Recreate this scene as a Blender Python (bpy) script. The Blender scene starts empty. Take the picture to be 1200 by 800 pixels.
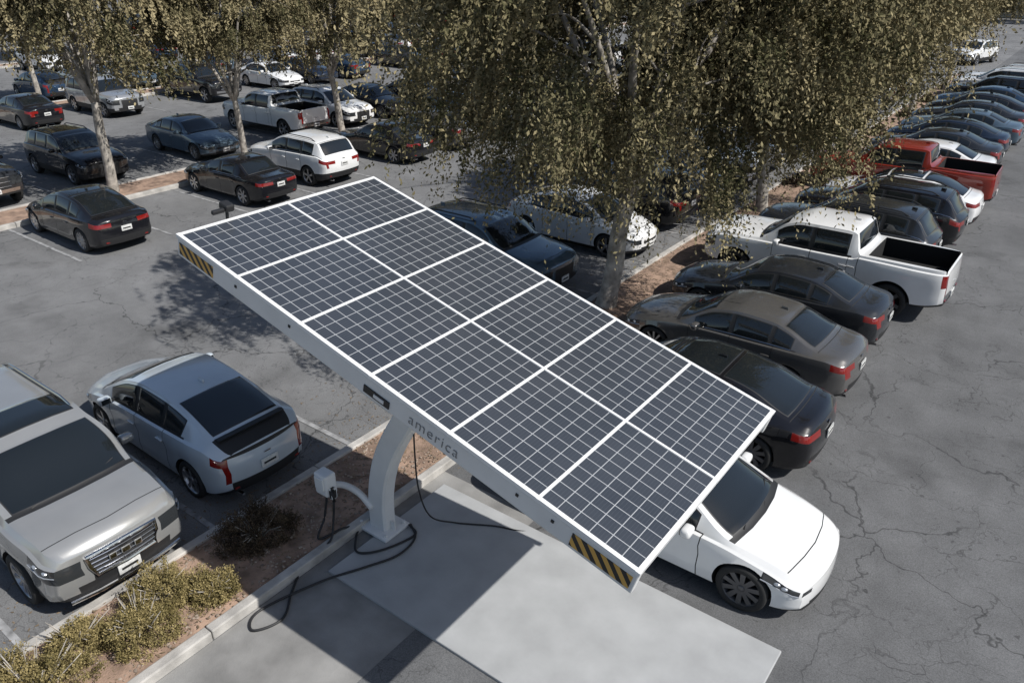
import bpy, bmesh, math, random
import numpy as np
from mathutils import Vector, Matrix, Quaternion
random.seed(7); np.random.seed(7)
S=bpy.context.scene
COL=S.collection
H_CAM=7.7
# ---------------------------------------------------------------- helpers
def empty(name,loc=(0,0,0),rot=(0,0,0)):
    o=bpy.data.objects.new(name,None); o.empty_display_size=.3
    o.location=loc; o.rotation_euler=rot; COL.objects.link(o); return o
def obj(name,me,parent=None,loc=(0,0,0),rot=(0,0,0)):
    o=bpy.data.objects.new(name,me); o.location=loc; o.rotation_euler=rot
    COL.objects.link(o)
    if parent: o.parent=parent
    return o
def nmat(name):
    m=bpy.data.materials.new(name); m.use_nodes=True
    nt=m.node_tree; b=nt.nodes['Principled BSDF']; return m,nt,b
def simple(name,col,rough=.5,metal=0,coat=0,spec=.5,noise=0,nscale=8,bump=0,bscale=60,ndet=6):
    m,nt,b=nmat(name)
    b.inputs['Base Color'].default_value=(*col,1); b.inputs['Roughness'].default_value=rough
    b.inputs['Metallic'].default_value=metal; b.inputs['Coat Weight'].default_value=coat
    b.inputs['Coat Roughness'].default_value=.03
    b.inputs['Specular IOR Level'].default_value=spec
    tc=nt.nodes.new('ShaderNodeTexCoord')
    if noise>0:
        n=nt.nodes.new('ShaderNodeTexNoise'); n.inputs['Scale'].default_value=nscale; n.inputs['Detail'].default_value=ndet
        nt.links.new(tc.outputs['Object'],n.inputs['Vector'])
        mx=nt.nodes.new('ShaderNodeMix'); mx.data_type='RGBA'
        mx.inputs['A'].default_value=(*[c*(1-noise) for c in col],1)
        mx.inputs['B'].default_value=(*[min(1,c*(1+noise)) for c in col],1)
        mr=nt.nodes.new('ShaderNodeMapRange'); mr.inputs['From Min'].default_value=.3; mr.inputs['From Max'].default_value=.7
        nt.links.new(n.outputs['Fac'],mr.inputs['Value']); nt.links.new(mr.outputs['Result'],mx.inputs['Factor'])
        nt.links.new(mx.outputs['Result'],b.inputs['Base Color'])
    if bump>0:
        n2=nt.nodes.new('ShaderNodeTexNoise'); n2.inputs['Scale'].default_value=bscale; n2.inputs['Detail'].default_value=4
        nt.links.new(tc.outputs['Object'],n2.inputs['Vector'])
        bp=nt.nodes.new('ShaderNodeBump'); bp.inputs['Strength'].default_value=bump; bp.inputs['Distance'].default_value=.01
        nt.links.new(n2.outputs['Fac'],bp.inputs['Height']); nt.links.new(bp.outputs['Normal'],b.inputs['Normal'])
    return m
def pchip(pts,x):
    xs=np.array([p[0] for p in pts],float); ys=np.array([p[1] for p in pts],float)
    h=np.diff(xs); d=np.diff(ys)/h; m=np.zeros(len(xs))
    m[0]=d[0]; m[-1]=d[-1]
    for i in range(1,len(xs)-1):
        if d[i-1]*d[i]<=0: m[i]=0
        else:
            w1=2*h[i]+h[i-1]; w2=h[i]+2*h[i-1]; m[i]=(w1+w2)/(w1/d[i-1]+w2/d[i])
    x=min(max(x,xs[0]),xs[-1]); i=int(min(np.searchsorted(xs,x,side='right')-1,len(xs)-2))
    t=(x-xs[i])/h[i]; 
    return float((2*t**3-3*t**2+1)*ys[i]+(t**3-2*t**2+t)*h[i]*m[i]+(-2*t**3+3*t**2)*ys[i+1]+(t**3-t**2)*h[i]*m[i+1])
def bm_box(bm,c,s,mi=0,rot=None,bev=0,seg=2):
    r=bmesh.ops.create_cube(bm,size=1)
    vs=r['verts']
    M=Matrix.Translation(c)@(rot if rot else Matrix())@Matrix.Diagonal((*s,1))
    fs=set()
    bmesh.ops.transform(bm,matrix=M,verts=vs)
    for v in vs:
        for f in v.link_faces: fs.add(f)
    for f in fs: f.material_index=mi
    if bev>0:
        es=set(e for f in fs for e in f.edges)
        bmesh.ops.bevel(bm,geom=list(es),offset=bev,segments=seg,affect='EDGES',profile=.5)
    return vs
def bm_sphere(bm,c,s,mi=0,seg=14,rot=None):
    r=bmesh.ops.create_uvsphere(bm,u_segments=seg,v_segments=seg//2+2,radius=1)
    vs=r['verts']; bmesh.ops.transform(bm,matrix=Matrix.Translation(c)@(rot if rot else Matrix())@Matrix.Diagonal((*s,1)),verts=vs)
    for v in vs:
        for f in v.link_faces: f.material_index=mi; f.smooth=True
def bm_tube(bm,pts,rad,mi=0,seg=8,cap=True):
    pts=[Vector(p) for p in pts]; rings=[]
    for i,p in enumerate(pts):
        t=(pts[min(i+1,len(pts)-1)]-pts[max(i-1,0)]).normalized()
        up=Vector((0,0,1)) if abs(t.z)<.9 else Vector((0,1,0))
        a=t.cross(up).normalized(); b=t.cross(a)
        r=rad[i] if hasattr(rad,'__len__') else rad
        rings.append([bm.verts.new(p+(a*math.cos(k*2*math.pi/seg)+b*math.sin(k*2*math.pi/seg))*r) for k in range(seg)])
    for i in range(len(rings)-1):
        for k in range(seg):
            f=bm.faces.new((rings[i][k],rings[i][(k+1)%seg],rings[i+1][(k+1)%seg],rings[i+1][k])); f.material_index=mi; f.smooth=True
    if cap:
        for rg in (rings[0],rings[-1]):
            f=bm.faces.new(rg); f.material_index=mi
def finish(bm,name,mats,sharp=None):
    bmesh.ops.recalc_face_normals(bm,faces=bm.faces)
    me=bpy.data.meshes.new(name); bm.to_mesh(me); bm.free()
    for m in mats: me.materials.append(m)
    if sharp is not None:
        for p in me.polygons: p.use_smooth=True
        me.set_sharp_from_angle(angle=math.radians(sharp))
    return me
def smooth_path(ctrl,n=60):
    c=[Vector(p) for p in ctrl]; c=[c[0]*2-c[1]]+c+[c[-1]*2-c[-2]]; out=[]
    m=len(c)-3
    for i in range(n+1):
        s=i/n*m; k=min(int(s),m-1); t=s-k
        p0,p1,p2,p3=c[k:k+4]
        out.append(.5*((2*p1)+(p2-p0)*t+(2*p0-5*p1+4*p2-p3)*t*t+(3*p1-p0-3*p2+p3)*t**3))
    return out
# ---------------------------------------------------------------- materials
def asphalt(name,col,crack=1.0):
    m,nt,b=nmat(name); N=nt.nodes; L=nt.links
    tc=N.new('ShaderNodeTexCoord')
    def noise(sc,det=6,rough=.6):
        n=N.new('ShaderNodeTexNoise'); n.inputs['Scale'].default_value=sc; n.inputs['Detail'].default_value=det; n.inputs['Roughness'].default_value=rough
        L.new(tc.outputs['Object'],n.inputs['Vector']); return n
    def mr(src,a,b_,c,d):
        x=N.new('ShaderNodeMapRange'); x.inputs['From Min'].default_value=a; x.inputs['From Max'].default_value=b_
        x.inputs['To Min'].default_value=c; x.inputs['To Max'].default_value=d; L.new(src,x.inputs['Value']); return x.outputs['Result']
    def mul(a,b_):
        x=N.new('ShaderNodeMath'); x.operation='MULTIPLY'; L.new(a,x.inputs[0]); L.new(b_,x.inputs[1])
        return x.outputs[0]
    big=mr(noise(.16,5,.65).outputs['Fac'],.3,.7,.78,1.2)
    mid=mr(noise(1.3,5,.7).outputs['Fac'],.3,.7,.86,1.14)
    fine=mr(noise(55,3,.75).outputs['Fac'],.25,.75,.60,1.4)
    v=mul(mul(big,mid),fine)
    st=mr(noise(.55,3,.5).outputs['Fac'],.60,.74,1,.68); v=mul(v,st)
    sp=mr(noise(7,2,.5).outputs['Fac'],.68,.75,1,.6); v=mul(v,sp)
    wn=noise(.9,4,.6)
    vm=N.new('ShaderNodeVectorMath'); vm.operation='MULTIPLY_ADD'
    L.new(wn.outputs['Color'],vm.inputs[0]); vm.inputs[1].default_value=(1.6,1.6,0); L.new(tc.outputs['Object'],vm.inputs[2])
    for sc,wd,dk,ms in ((.28,.006,.48,.18),(.75,.009,.62,.3),(1.7,.014,.72,.22)):
        vo=N.new('ShaderNodeTexVoronoi'); vo.feature='DISTANCE_TO_EDGE'; vo.inputs['Scale'].default_value=sc
        L.new(vm.outputs[0],vo.inputs['Vector'])
        cr=mr(vo.outputs['Distance'],wd*.35,wd,dk,1.0)
        mk=mr(noise(ms,2).outputs['Fac'],.44,.52,0,1)
        mx=N.new('ShaderNodeMix'); mx.inputs['A'].default_value=1; L.new(mk,mx.inputs['Factor']); L.new(cr,mx.inputs['B'])
        v=mul(v,mx.outputs['Result'])
    base=N.new('ShaderNodeVectorMath'); base.operation='SCALE'; base.inputs[0].default_value=col; L.new(v,base.inputs['Scale'])
    L.new(base.outputs[0],b.inputs['Base Color'])
    b.inputs['Roughness'].default_value=.88; b.inputs['Specular IOR Level'].default_value=.3
    bp=N.new('ShaderNodeBump'); bp.inputs['Strength'].default_value=.6; bp.inputs['Distance'].default_value=.01
    L.new(noise(90,3,.8).outputs['Fac'],bp.inputs['Height']); L.new(bp.outputs['Normal'],b.inputs['Normal'])
    return m
M_ASPH=asphalt('asphalt',(.178,.178,.178))
M_ASPH2=asphalt('aisle_asphalt',(.132,.133,.135))
M_CONC=simple('kerb_concrete',(.42,.40,.37),.9,noise=.3,nscale=3,bump=.5,bscale=40)
M_PAD=simple('pad_concrete',(.37,.375,.375),.8,noise=.10,nscale=2.2,bump=.2,bscale=30)
M_WALK=simple('old_concrete',(.24,.235,.225),.9,noise=.3,nscale=1.5,bump=.4,bscale=50)
M_DIRT=simple('dirt',(.30,.205,.15),.95,noise=.42,nscale=3.6,bump=1,bscale=45)
M_LINE=simple('worn_paint',(.28,.28,.28),.8,noise=.5,nscale=5,bump=.2)
M_WHITE=simple('white_powdercoat',(.70,.70,.69),.4,noise=.05,nscale=3)
M_WHITE2=simple('white_frame',(.76,.76,.75),.35)
M_GREYT=simple('grey_lettering',(.16,.16,.165),.5)
M_BLKP=simple('black_plastic',(.018,.018,.019),.55)
M_GAP=simple('shut_line',(.012,.012,.012),.8)
M_CHROME=simple('chrome',(.62,.62,.63),.16,metal=1)
M_RIM=simple('alloy_rim',(.42,.42,.43),.3,metal=.85)
M_RIMD=simple('dark_rim',(.10,.10,.105),.35,metal=.4)
M_TYRE=simple('tyre_rubber',(.022,.022,.022),.85,bump=.3)
M_HEAD=simple('headlight',(.03,.033,.036),.12,coat=1)
M_DRL=simple('lamp_reflector',(.55,.57,.6),.15,metal=.6)
M_TAIL=simple('taillight',(.20,.010,.008),.15,coat=1)
M_PLATE=simple('licence_plate',(.62,.62,.6),.4,noise=.2,nscale=30)
M_GLASS=simple('tinted_glass',(.012,.015,.017),.03,spec=.7,coat=.4)
M_DARK=simple('wheel_well',(.008,.008,.008),.9)
PAINTS={}
def paint(n):
    P={'white':(.76,.76,.75,0),'silver':(.46,.47,.48,.55),'gmc':(.42,.42,.41,.5),'prius':(.54,.60,.65,.15),'black':(.009,.009,.011,0),'charcoal':(.030,.033,.038,.3),
       'grey':(.15,.145,.14,.5),'blue':(.03,.06,.11,.3),'steel':(.10,.145,.19,.4),'red':(.25,.032,.02,.1),'navy':(.018,.028,.05,.2),'tan':(.28,.25,.2,.4)}[n]
    if n not in PAINTS:
        PAINTS[n]=simple('car_paint_'+n,P[:3],.22,metal=P[3],coat=1.0,noise=.06,nscale=1.5,spec=.25,ndet=3)
    return PAINTS[n]
SLOTS=[paint('white'),M_GLASS,M_BLKP,M_HEAD,M_TAIL,M_CHROME,M_GAP,M_PLATE,M_DARK,M_DRL]
# ---------------------------------------------------------------- cars
ROWS=13
GW=.016
def build_body(name,P):
    L=P['L'];W=P['W']/2;ws=P['ws'];rg=P['rg'];wins=P['wins']
    gaps=P.get('gaps',[]); zb0=P.get('zb',.22)
    nw=P.get('nw',.80)
    wl=[(0,nw),(.05,nw+.05),(.15,nw+.10),(.4,.965),(.9,1.0),(L-.8,1.0),(L-.35,.965),(L-.12,.915),(L-.04,.87),(L,.82)]
    kn=P.get('kn',.25)
    kf=[(0,kn),(.5,kn*.8),(ws[0],.15),(ws[1],.07),(ws[1]+.5,0),(rg[0]-.3,0),(rg[0]+.01,-.05),(rg[1],-.09),(L,P.get('kr',-.15))]
    if rg[1]>L-.2: kf[-2]=(rg[1],-.11)
    sp={0,L,.03,.08,.16,L-.03,L-.08,L-.16,ws[0]-.08,ws[0],ws[1],rg[0],rg[1]}
    for a,b in wins: sp|={a,b}
    for g in gaps: sp|={g,g+GW}
    for k in ('hl','tl','roofglass','blackband'):
        if k in P: sp|={P[k][0],P[k][1]}
    if 'trunkgap' in P: sp|={P['trunkgap'],P['trunkgap']+GW}
    sp|={.24,.24+GW}
    sp=sorted(sp); xs=list(sp); n=int(L/.08)
    for i in range(n+1):
        x=i*L/n
        if min(abs(x-s) for s in sp)>.035: xs.append(x)
    xs.sort()
    axf=P['fa']; axr=axf+P['wb']
    def warp(x,y,z,hw):
        yn=min(1,abs(y)/W)
        dx=pchip(kf,x)*yn**2.2
        zc=P.get('noseZ',.45)
        f=max(0,1-x/.6)**2; dx+=f*P.get('noseR',.07)*((z-zc)/.35)**2
        zr=P.get('tailZ',.6); f=max(0,1-(L-x)/.5)**2; dx-=f*P.get('tailR',.07)*((z-zr)/.35)**2
        return x+dx
    bm=bmesh.new(); rings=[]; half=[]
    for x in xs:
        w=W*pchip(wl,x); zt=pchip(P['zt'],x); zs=pchip(P['zs'],x)
        zb=zb0+.08*max(0,1-x/.5)**2+.12*max(0,1-(L-x)/.6)**2
        wr=W*pchip(P['wr'],x)*min(1,pchip(wl,x)+.02); cr=pchip(P.get('crown',[(0,.05),(L,.05)]),x)
        flare=.02*(math.exp(-((x-axf)/.42)**4)+math.exp(-((x-axr)/.45)**4))
        w0=w-.012
        zs=min(zs,zt-.045)
        h=zs-zb; z6=zs+.02; z9=max(zt-cr,z6+.006); wg=w*.905
        wr=min(wr,wg-.01)
        pts=[(w0*.87,zb),(w0*.965,zb+.07),(w0*.986+flare,zb+.33*h),(w0*.966+flare,zb+.60*h),(w0*.996+flare*.7,zb+.82*h),(w0*.965,zs),(wg,z6)]
        for t in (.09,.90):
            b=.03*(z9-z6)*4*t*(1-t)
            pts.append((wg+(wr-wg)*t+b,z6+(z9-z6)*t))
        hb=.018 if .1<x<ws[0]-.1 else 0
        pts+= [(wr,z9),(wr*.90,zt-cr*.62),(wr*.5,zt-cr*.17+hb),(0,zt)]
        full=pts+[(-p[0],p[1]) for p in pts[-2::-1]]
        half.append(pts)
        rings.append([bm.verts.new((L/2-warp(x,y,z,w),y,z)) for y,z in full])
    NR=len(rings[0])
    glassf=[]
    for i in range(len(xs)-1):
        xm=(xs[i]+xs[i+1])/2
        for k in range(NR):
            r=k if k<ROWS-1 else (NR-2-k)
            k2=(k+1)%NR
            mi=0
            if k==NR-1: r=-1; mi=2
            inwin=any(a<xm<b for a,b in wins)
            if r==0: mi=2 if P.get('sill',1) else 0
            if r==7 and wins[0][0]<xm<wins[-1][1]: mi=1 if inwin else 2
            if r==6 and wins[0][0]-.1<xm<wins[-1][1]+.1: mi=2
            if r in(10,11):
                if ws[0]<xm<ws[1] or rg[0]<xm<rg[1]: mi=1
                if 'roofglass' in P and P['roofglass'][0]<xm<P['roofglass'][1] : mi=1
            if r>=9 and ws[0]-.08<xm<ws[0]: mi=2
            if any(g<xm<g+GW for g in gaps) and 1<=r<=6: mi=6
            if 'trunkgap' in P and P['trunkgap']<xm<P['trunkgap']+GW and r>=9: mi=6
            if .24<xm<.24+GW and r>=9: mi=6
            if 'hl' in P and P['hl'][0]<xm<P['hl'][1] and r in P.get('hlr',(4,)): mi=3
            if 'tl' in P and P['tl'][0]<xm<P['tl'][1] and r in P.get('tlr',(3,4)): mi=4
            if 'blackband' in P and P['blackband'][0]<xm<P['blackband'][1] and r>=9: mi=2
            if P.get('cladding') and r==1: mi=2
            f=bm.faces.new((rings[i][k],rings[i][k2],rings[i+1][k2],rings[i+1][k])); f.material_index=mi
            if mi==1: glassf.append(f)
    hc=[.10,.25,.40,.52,.64,.76,.88]
    cols=[-1]+[-c for c in hc[::-1]]+hc+[1]
    for end in (0,1):
        ri=rings[0] if end==0 else rings[-1]; hp=half[0] if end==0 else half[-1]; x=xs[0] if end==0 else xs[-1]
        grid=[]
        for j in range(10):
            row=[]
            for c in cols:
                if c==1: row.append(ri[j])
                elif c==-1: row.append(ri[NR-1-j])
                else:
                    y,z=hp[j]; z2=z+(.03*(1-c*c) if j==9 else (.018*(1-c*c) if j in (7,8) else 0))
                    row.append(bm.verts.new((L/2-warp(x,y*c,z,W),y*c,z2)))
            grid.append(row)
        for j in range(9):
            for c in range(len(cols)-1):
                a=abs(cols[c]+cols[c+1])/2
                mi=0
                tab=P.get('fcap' if end==0 else 'rcap',{})
                for (rs,lo,hi),mm in tab.items():
                    if j in rs and lo<=a<hi: mi=mm
                if j==0: mi=2
                f=bm.faces.new((grid[j][c],grid[j][c+1],grid[j+1][c+1],grid[j+1][c])); f.material_index=mi
        top=grid[9]; loop=[top[i] for i in range(len(top))]+[ri[10],ri[11],ri[12],ri[13],ri[14]]
        f=bm.faces.new(loop); f.material_index=0
    bmesh.ops.holes_fill(bm,edges=[e for e in bm.edges if e.is_boundary],sides=0)
    for f in bm.faces: f.smooth=True
    r=bmesh.ops.inset_region(bm,faces=glassf,thickness=.016,depth=-.008,use_even_offset=True,use_boundary=True)
    for f in r['faces']: f.material_index=2
    bmesh.ops.triangulate(bm,faces=[f for f in bm.faces if len(f.verts)>4])
    body=finish(bm,name+'_tmp',SLOTS)
    ob=obj('tmp',body)
    cut=bmesh.new(); r0=P['r']
    for ax in (axf,axr):
        for s in (1,-1):
            rr=bmesh.ops.create_cone(cut,cap_ends=True,segments=36,radius1=r0+P.get('ag',.045),radius2=r0+P.get('ag',.045),depth=.4)
            bmesh.ops.transform(cut,matrix=Matrix.Translation((L/2-ax,s*(W-.28+.2),r0+.01))@Matrix.Rotation(math.pi/2,4,'X'),verts=rr['verts'])
    for f in cut.faces: f.material_index=8
    if 'bed' in P:
        x0,x1,yw,zf=P['bed']
        vs=bm_box(cut,(L/2-(x0+x1)/2,0,zf+.5),(x1-x0,yw*2,1.0),8)
    cme=finish(cut,'cut',SLOTS); co=obj('tmpc',cme)
    md=ob.modifiers.new('b','BOOLEAN'); md.object=co; md.operation='DIFFERENCE'; md.solver='EXACT'
    dg=bpy.context.evaluated_depsgraph_get(); ev=ob.evaluated_get(dg)
    me=bpy.data.meshes.new_from_object(ev)
    if len(me.polygons)<200: me=body.copy(); print('BOOL FAIL',name)
    bpy.data.objects.remove(ob); bpy.data.objects.remove(co)
    bm=bmesh.new(); bm.from_mesh(me)
    def sx(z,y=0,end=1):
        return L/2-warp(L if end else 0,y,z,W)
    def side(x,j):
        i=min(range(len(xs)),key=lambda q:abs(xs[q]-x)); y,z=half[i][j]; return (L/2-warp(xs[i],y,z,W),y,z)
    pz=P['pz']
    bm_box(bm,(sx(pz)-.012,0,pz),(.02,.31,.155),7,bev=.004)
    bm_box(bm,(sx(pz)-.0225,0,pz-.005),(.003,.22,.035),6)
    if P.get('fplate',1):
        bm_box(bm,(sx(.22+zb0,0,0)+.014,0,.22+zb0),(.02,.31,.155),7,bev=.004); bm_box(bm,(sx(.22+zb0,0,0)+.0255,0,.215+zb0),(.003,.22,.035),6)
    mx=wins[0][0]+.05; X,Y,Z=side(mx,6)
    for s in (1,-1):
        bm_box(bm,(X,s*(Y+.16),Z+.08),(.15,.21,.14),0,bev=.05,seg=3)
        bm_box(bm,(X-.072,s*(Y+.16),Z+.08),(.012,.15,.09),1)
        bm_box(bm,(X+.01,s*(Y+.04),Z+.035),(.06,.14,.04),2)
        for g in gaps[1:]:
            X2,Y2,Z2=side(g-.13,4)
            bm_box(bm,(X2,s*(Y2+.012),Z2-.02),(.17,.03,.028),P.get('handle',0),bev=.008)
        h0,h1=P['hl']
        jr=4
        for q in (.25,.55):
            xx=h0+(h1-h0)*q; a=side(xx,jr); c=side(xx,jr+1); bm_sphere(bm,((a[0]+c[0])/2-.018,s*((a[1]+c[1])/2-.012),(a[2]+c[2])/2),(.05,.036,.03),9,10)
        pts=[]
        for q in range(6):
            a=side(h0+(h1-h0)*q/5,4); pts.append((a[0],s*(a[1]+.002),a[2]-.0))
        bm_tube(bm,pts,.008,9,seg=5)
    for s in (-.55,.12):
        y0=s*W; 
        X0=L/2-warp(ws[0]-.02,y0,1,W); z0=pchip(P['zt'],ws[0]-.02)-.01
        X1=L/2-warp(ws[0]+.13,y0+.5,1,W); z1=pchip(P['zt'],ws[0]+.13)+.004
        bm_tube(bm,[(X0,y0,z0),(X1,y0+.52,z1-.02)],.009,2,seg=5)
    for s in (1,-1):
        X3=sx(zb0+.18,s*W*.62); bm_box(bm,(X3-.004,s*W*.6,zb0+.2),(.02,.12,.03),4)
    bm_box(bm,(sx(pz+.16)-.008,0,pz+.17 if P['type']!='pickup' else pz+.3),(.014,.12,.03),5,bev=.004)
    if P.get('rails'):
        a,b=P['rails']
        for s in (1,-1):
            pts=[]
            for q in range(9):
                x=a+(b-a)*q/8; i=min(range(len(xs)),key=lambda t:abs(xs[t]-x)); y,z=half[i][10]
                e=.055 if 0<q<8 else 0
                pts.append((L/2-x,s*(y+.0),z+e))
            bm_tube(bm,pts,.017,5 if P.get('chrails') else 2,seg=6)
    x=rg[0]-.25; bm_box(bm,(L/2-x,0,pchip(P['zt'],x)+.025),(.14,.035,.06),0,bev=.012)
    if P.get('ex',1): bm_tube(bm,[(-L/2+.35,W*.55,zb0+.02),(-L/2+.06,W*.55,zb0+.05)],.03,5,seg=8)
    for fn in P.get('extra',[]): fn(bm,P,sx,side,W,L)
    bpy.data.meshes.remove(me)
    me=bpy.data.meshes.new(name); 
    bm.to_mesh(me); bm.free()
    for m in SLOTS: me.materials.append(m)
    for p in me.polygons: p.use_smooth=True
    me.set_sharp_from_angle(angle=math.radians(32))
    return me
def build_wheels(name,P,spokes=5,sw=.15):
    bm=bmesh.new(); L=P['L'];W=P['W']/2;r=P['r']
    seg=28
    for ax in (P['fa'],P['fa']+P['wb']):
        for s in (1,-1):
            cx=L/2-ax; cy=s*(W-.125); cz=r
            def ring(rad,o): return [bm.verts.new((cx+rad*math.cos(t*2*math.pi/seg),cy+s*o,cz+rad*math.sin(t*2*math.pi/seg))) for t in range(seg)]
            prof=[(.64,-.10,0),(.92,-.11,0),(1,-.085,0),(1.0,.08,0),(.955,.105,0),(.76,.112,0),(.735,.095,0),(.71,.085,1),(.68,.03,1),(.66,-.02,2),(.05,-.02,2)]
            pr=None
            for rr,o,mi in prof:
                cu=ring(rr*r,o)
                if pr:
                    for k in range(seg):
                        f=bm.faces.new((pr[k],pr[(k+1)%seg],cu[(k+1)%seg],cu[k])); f.material_index=mi; f.smooth=True
                pr=cu
            c=bm.faces.new(pr); c.material_index=2
            for k in range(spokes):
                a=k*2*math.pi/spokes+.3
                u=Vector((math.cos(a),0,math.sin(a))); t=Vector((-math.sin(a),0,math.cos(a))); o=Vector((0,s,0)); C=Vector((cx,cy,cz))
                w0,w1=sw*r*.75,sw*r*1.05
                A=[C+u*.06*r+t*w0/2*q+o*.075 for q in(1,-1)]+[C+u*.71*r+t*w1/2*q+o*.088 for q in(-1,1)]
                B=[p-o*.035 for p in A]
                va=[bm.verts.new(p) for p in A]; vb=[bm.verts.new(p) for p in B]
                bm.faces.new(va).material_index=1
                for q in range(4):
                    f=bm.faces.new((va[q],va[(q+1)%4],vb[(q+1)%4],vb[q])); f.material_index=1
            bm_sphere(bm,(cx,cy+s*.075,cz),(.15*r,.02,.15*r),1,12)
    return finish(bm,name,[M_TYRE,M_RIM,M_DARK])
def grille_bars(z0,z1,yw,n,mi=5,fx=0):
    def fn(bm,P,sx,side,W,L):
        for i in range(n):
            z=z0+(z1-z0)*i/(n-1)
            pts=[(sx(z,yw*c,0)+.012+fx,yw*c,z) for c in (-1,-.7,-.35,0,.35,.7,1)]
            bm_tube(bm,pts,.011,mi,seg=6)
    return fn
def spoiler(x,zoff,mi=0,wf=.62):
    def fn(bm,P,sx,side,W,L):
        z=pchip(P['zt'],x)+zoff
        pts=[(L/2-x-.04+.05*c*c,W*wf*c,z-.03*c*c) for c in (-1,-.7,-.35,0,.35,.7,1)]
        rings=[]
        for p in pts:
            p=Vector(p); rings.append([bm.verts.new(p+Vector(d)) for d in ((.10,0,-.02),(0,0,.012),(-.06,0,.006),(-.05,0,-.02))])
        for i in range(len(rings)-1):
            for k in range(4):
                f=bm.faces.new((rings[i][k],rings[i][(k+1)%4],rings[i+1][(k+1)%4],rings[i+1][k])); f.material_index=mi
        for g in (rings[0],rings[-1]): bm.faces.new(g).material_index=mi
    return fn
def chrome_line(x0,x1,j=7,mi=5):
    def fn(bm,P,sx,side,W,L):
        for s in (1,-1):
            pts=[]
            for q in range(15):
                x=x0+(x1-x0)*q/14
                X,Y,Z=side(x,j); pts.append((X,s*(Y+.004),Z-.008))
            bm_tube(bm,pts,.009,mi,seg=5)
    return fn
base_f={((1,),0,.7):2,((3,),0,.5):2,((3,4),.62,1.01):3}
base_r={((4,),.52,1.01):4,((3,),.76,1.01):4,((1,),0,.75):2}
PR={}
PR['sedan']=dict(type='sedan',L=4.85,W=1.85,fa=.93,wb=2.8,r=.335,zb=.2,pz=.74,
 zt=[(0,.68),(.12,.76),(.5,.87),(1.2,.985),(1.35,1.02),(2.1,1.375),(2.65,1.455),(3.3,1.42),(3.55,1.355),(4.15,1.13),(4.35,1.09),(4.75,1.06),(4.85,1.0)],
 zs=[(0,.60),(.4,.73),(1.3,.90),(3,.95),(4.4,.98),(4.85,.91)],
 wr=[(0,.76),(1.1,.84),(1.35,.86),(2.15,.70),(3.4,.685),(4.2,.78),(4.85,.74)],
 ws=(1.33,2.07),rg=(3.5,4.15),wins=[(1.68,2.5),(2.57,3.3),(3.36,3.78)],gaps=[1.55,2.53,3.42],hl=(.0,.38),hlr=(3,4),tl=(4.6,4.85),tlr=(4,),
 fcap=base_f,rcap=base_r,trunkgap=4.24,extra=[chrome_line(1.6,3.8)])
PR['oldsedan']=dict(PR['sedan'],L=4.75,W=1.78,
 zt=[(0,.70),(.1,.76),(.5,.85),(1.3,.96),(1.42,1.0),(2.15,1.34),(2.6,1.40),(3.25,1.38),(3.4,1.34),(3.95,1.03),(4.1,1.0),(4.68,.98),(4.75,.92)],
 zs=[(0,.62),(.4,.72),(1.3,.87),(3,.90),(4.3,.91),(4.75,.85)],
 ws=(1.4,2.12),rg=(3.42,3.93),wins=[(1.74,2.5),(2.57,3.3)],gaps=[1.62,2.53,3.4],tl=(4.58,4.75),trunkgap=4.02,
 rcap={((4,),.4,1.01):4,((1,),0,.75):2})
PR['fastback']=dict(PR['sedan'],L=4.69,W=1.85,fa=.86,wb=2.875,r=.345,zb=.17,pz=.70,nw=.84,kn=.22,noseR=.05,
 zt=[(0,.66),(.08,.74),(.35,.84),(.95,.965),(1.05,.995),(1.95,1.385),(2.45,1.455),(3.05,1.425),(3.5,1.345),(4.2,1.10),(4.4,1.065),(4.6,1.05),(4.69,.99)],
 zs=[(0,.58),(.4,.73),(1.1,.86),(3,.92),(4.3,.965),(4.69,.90)],
 wr=[(0,.78),(.9,.84),(1.05,.86),(1.95,.70),(3.3,.68),(4.2,.76),(4.69,.74)],
 ws=(1.03,1.93),rg=(3.02,4.2),roofglass=(1.99,2.96),wins=[(1.48,2.32),(2.38,3.15),(3.2,3.7)],gaps=[1.36,2.35,3.3],
 hl=(.02,.48),hlr=(4,),tl=(4.42,4.69),tlr=(4,),trunkgap=4.26,fcap={((1,),0,.8):2,((4,),.82,1.01):3},
 rcap={((4,),.52,1.01):4,((0,1),0,.95):2},fplate=0,ex=0,extra=[])
PR['hatch']=dict(PR['sedan'],L=4.60,W=1.78,fa=.97,wb=2.74,r=.325,zb=.17,pz=.63,kn=.3,
 zt=[(0,.66),(.12,.75),(.4,.85),(.9,.99),(1.0,1.03),(1.9,1.42),(2.35,1.49),(2.9,1.465),(3.5,1.37),(4.15,1.18),(4.45,1.07),(4.60,.99)],
 zs=[(0,.58),(.4,.74),(1.1,.88),(3,.97),(4.2,1.02),(4.60,.90)],
 wr=[(0,.74),(.9,.84),(1.05,.86),(1.9,.71),(3.2,.68),(4.2,.72),(4.60,.72)],
 ws=(.98,1.86),rg=(3.25,4.16),wins=[(1.36,2.2),(2.27,3.0),(3.06,3.62)],gaps=[1.32,2.23,3.12],
 hl=(0,.5),hlr=(4,),tl=(4.44,4.60),tlr=(4,),fcap=base_f,rcap={((2,3,4),.88,1.01):4,((5,6,7,8),0,1.01):2,((1,),0,.9):2},
 blackband=(4.22,4.60),extra=[spoiler(4.24,.015,2,.66)],kr=-.2)
del PR['hatch']['trunkgap']
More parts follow.
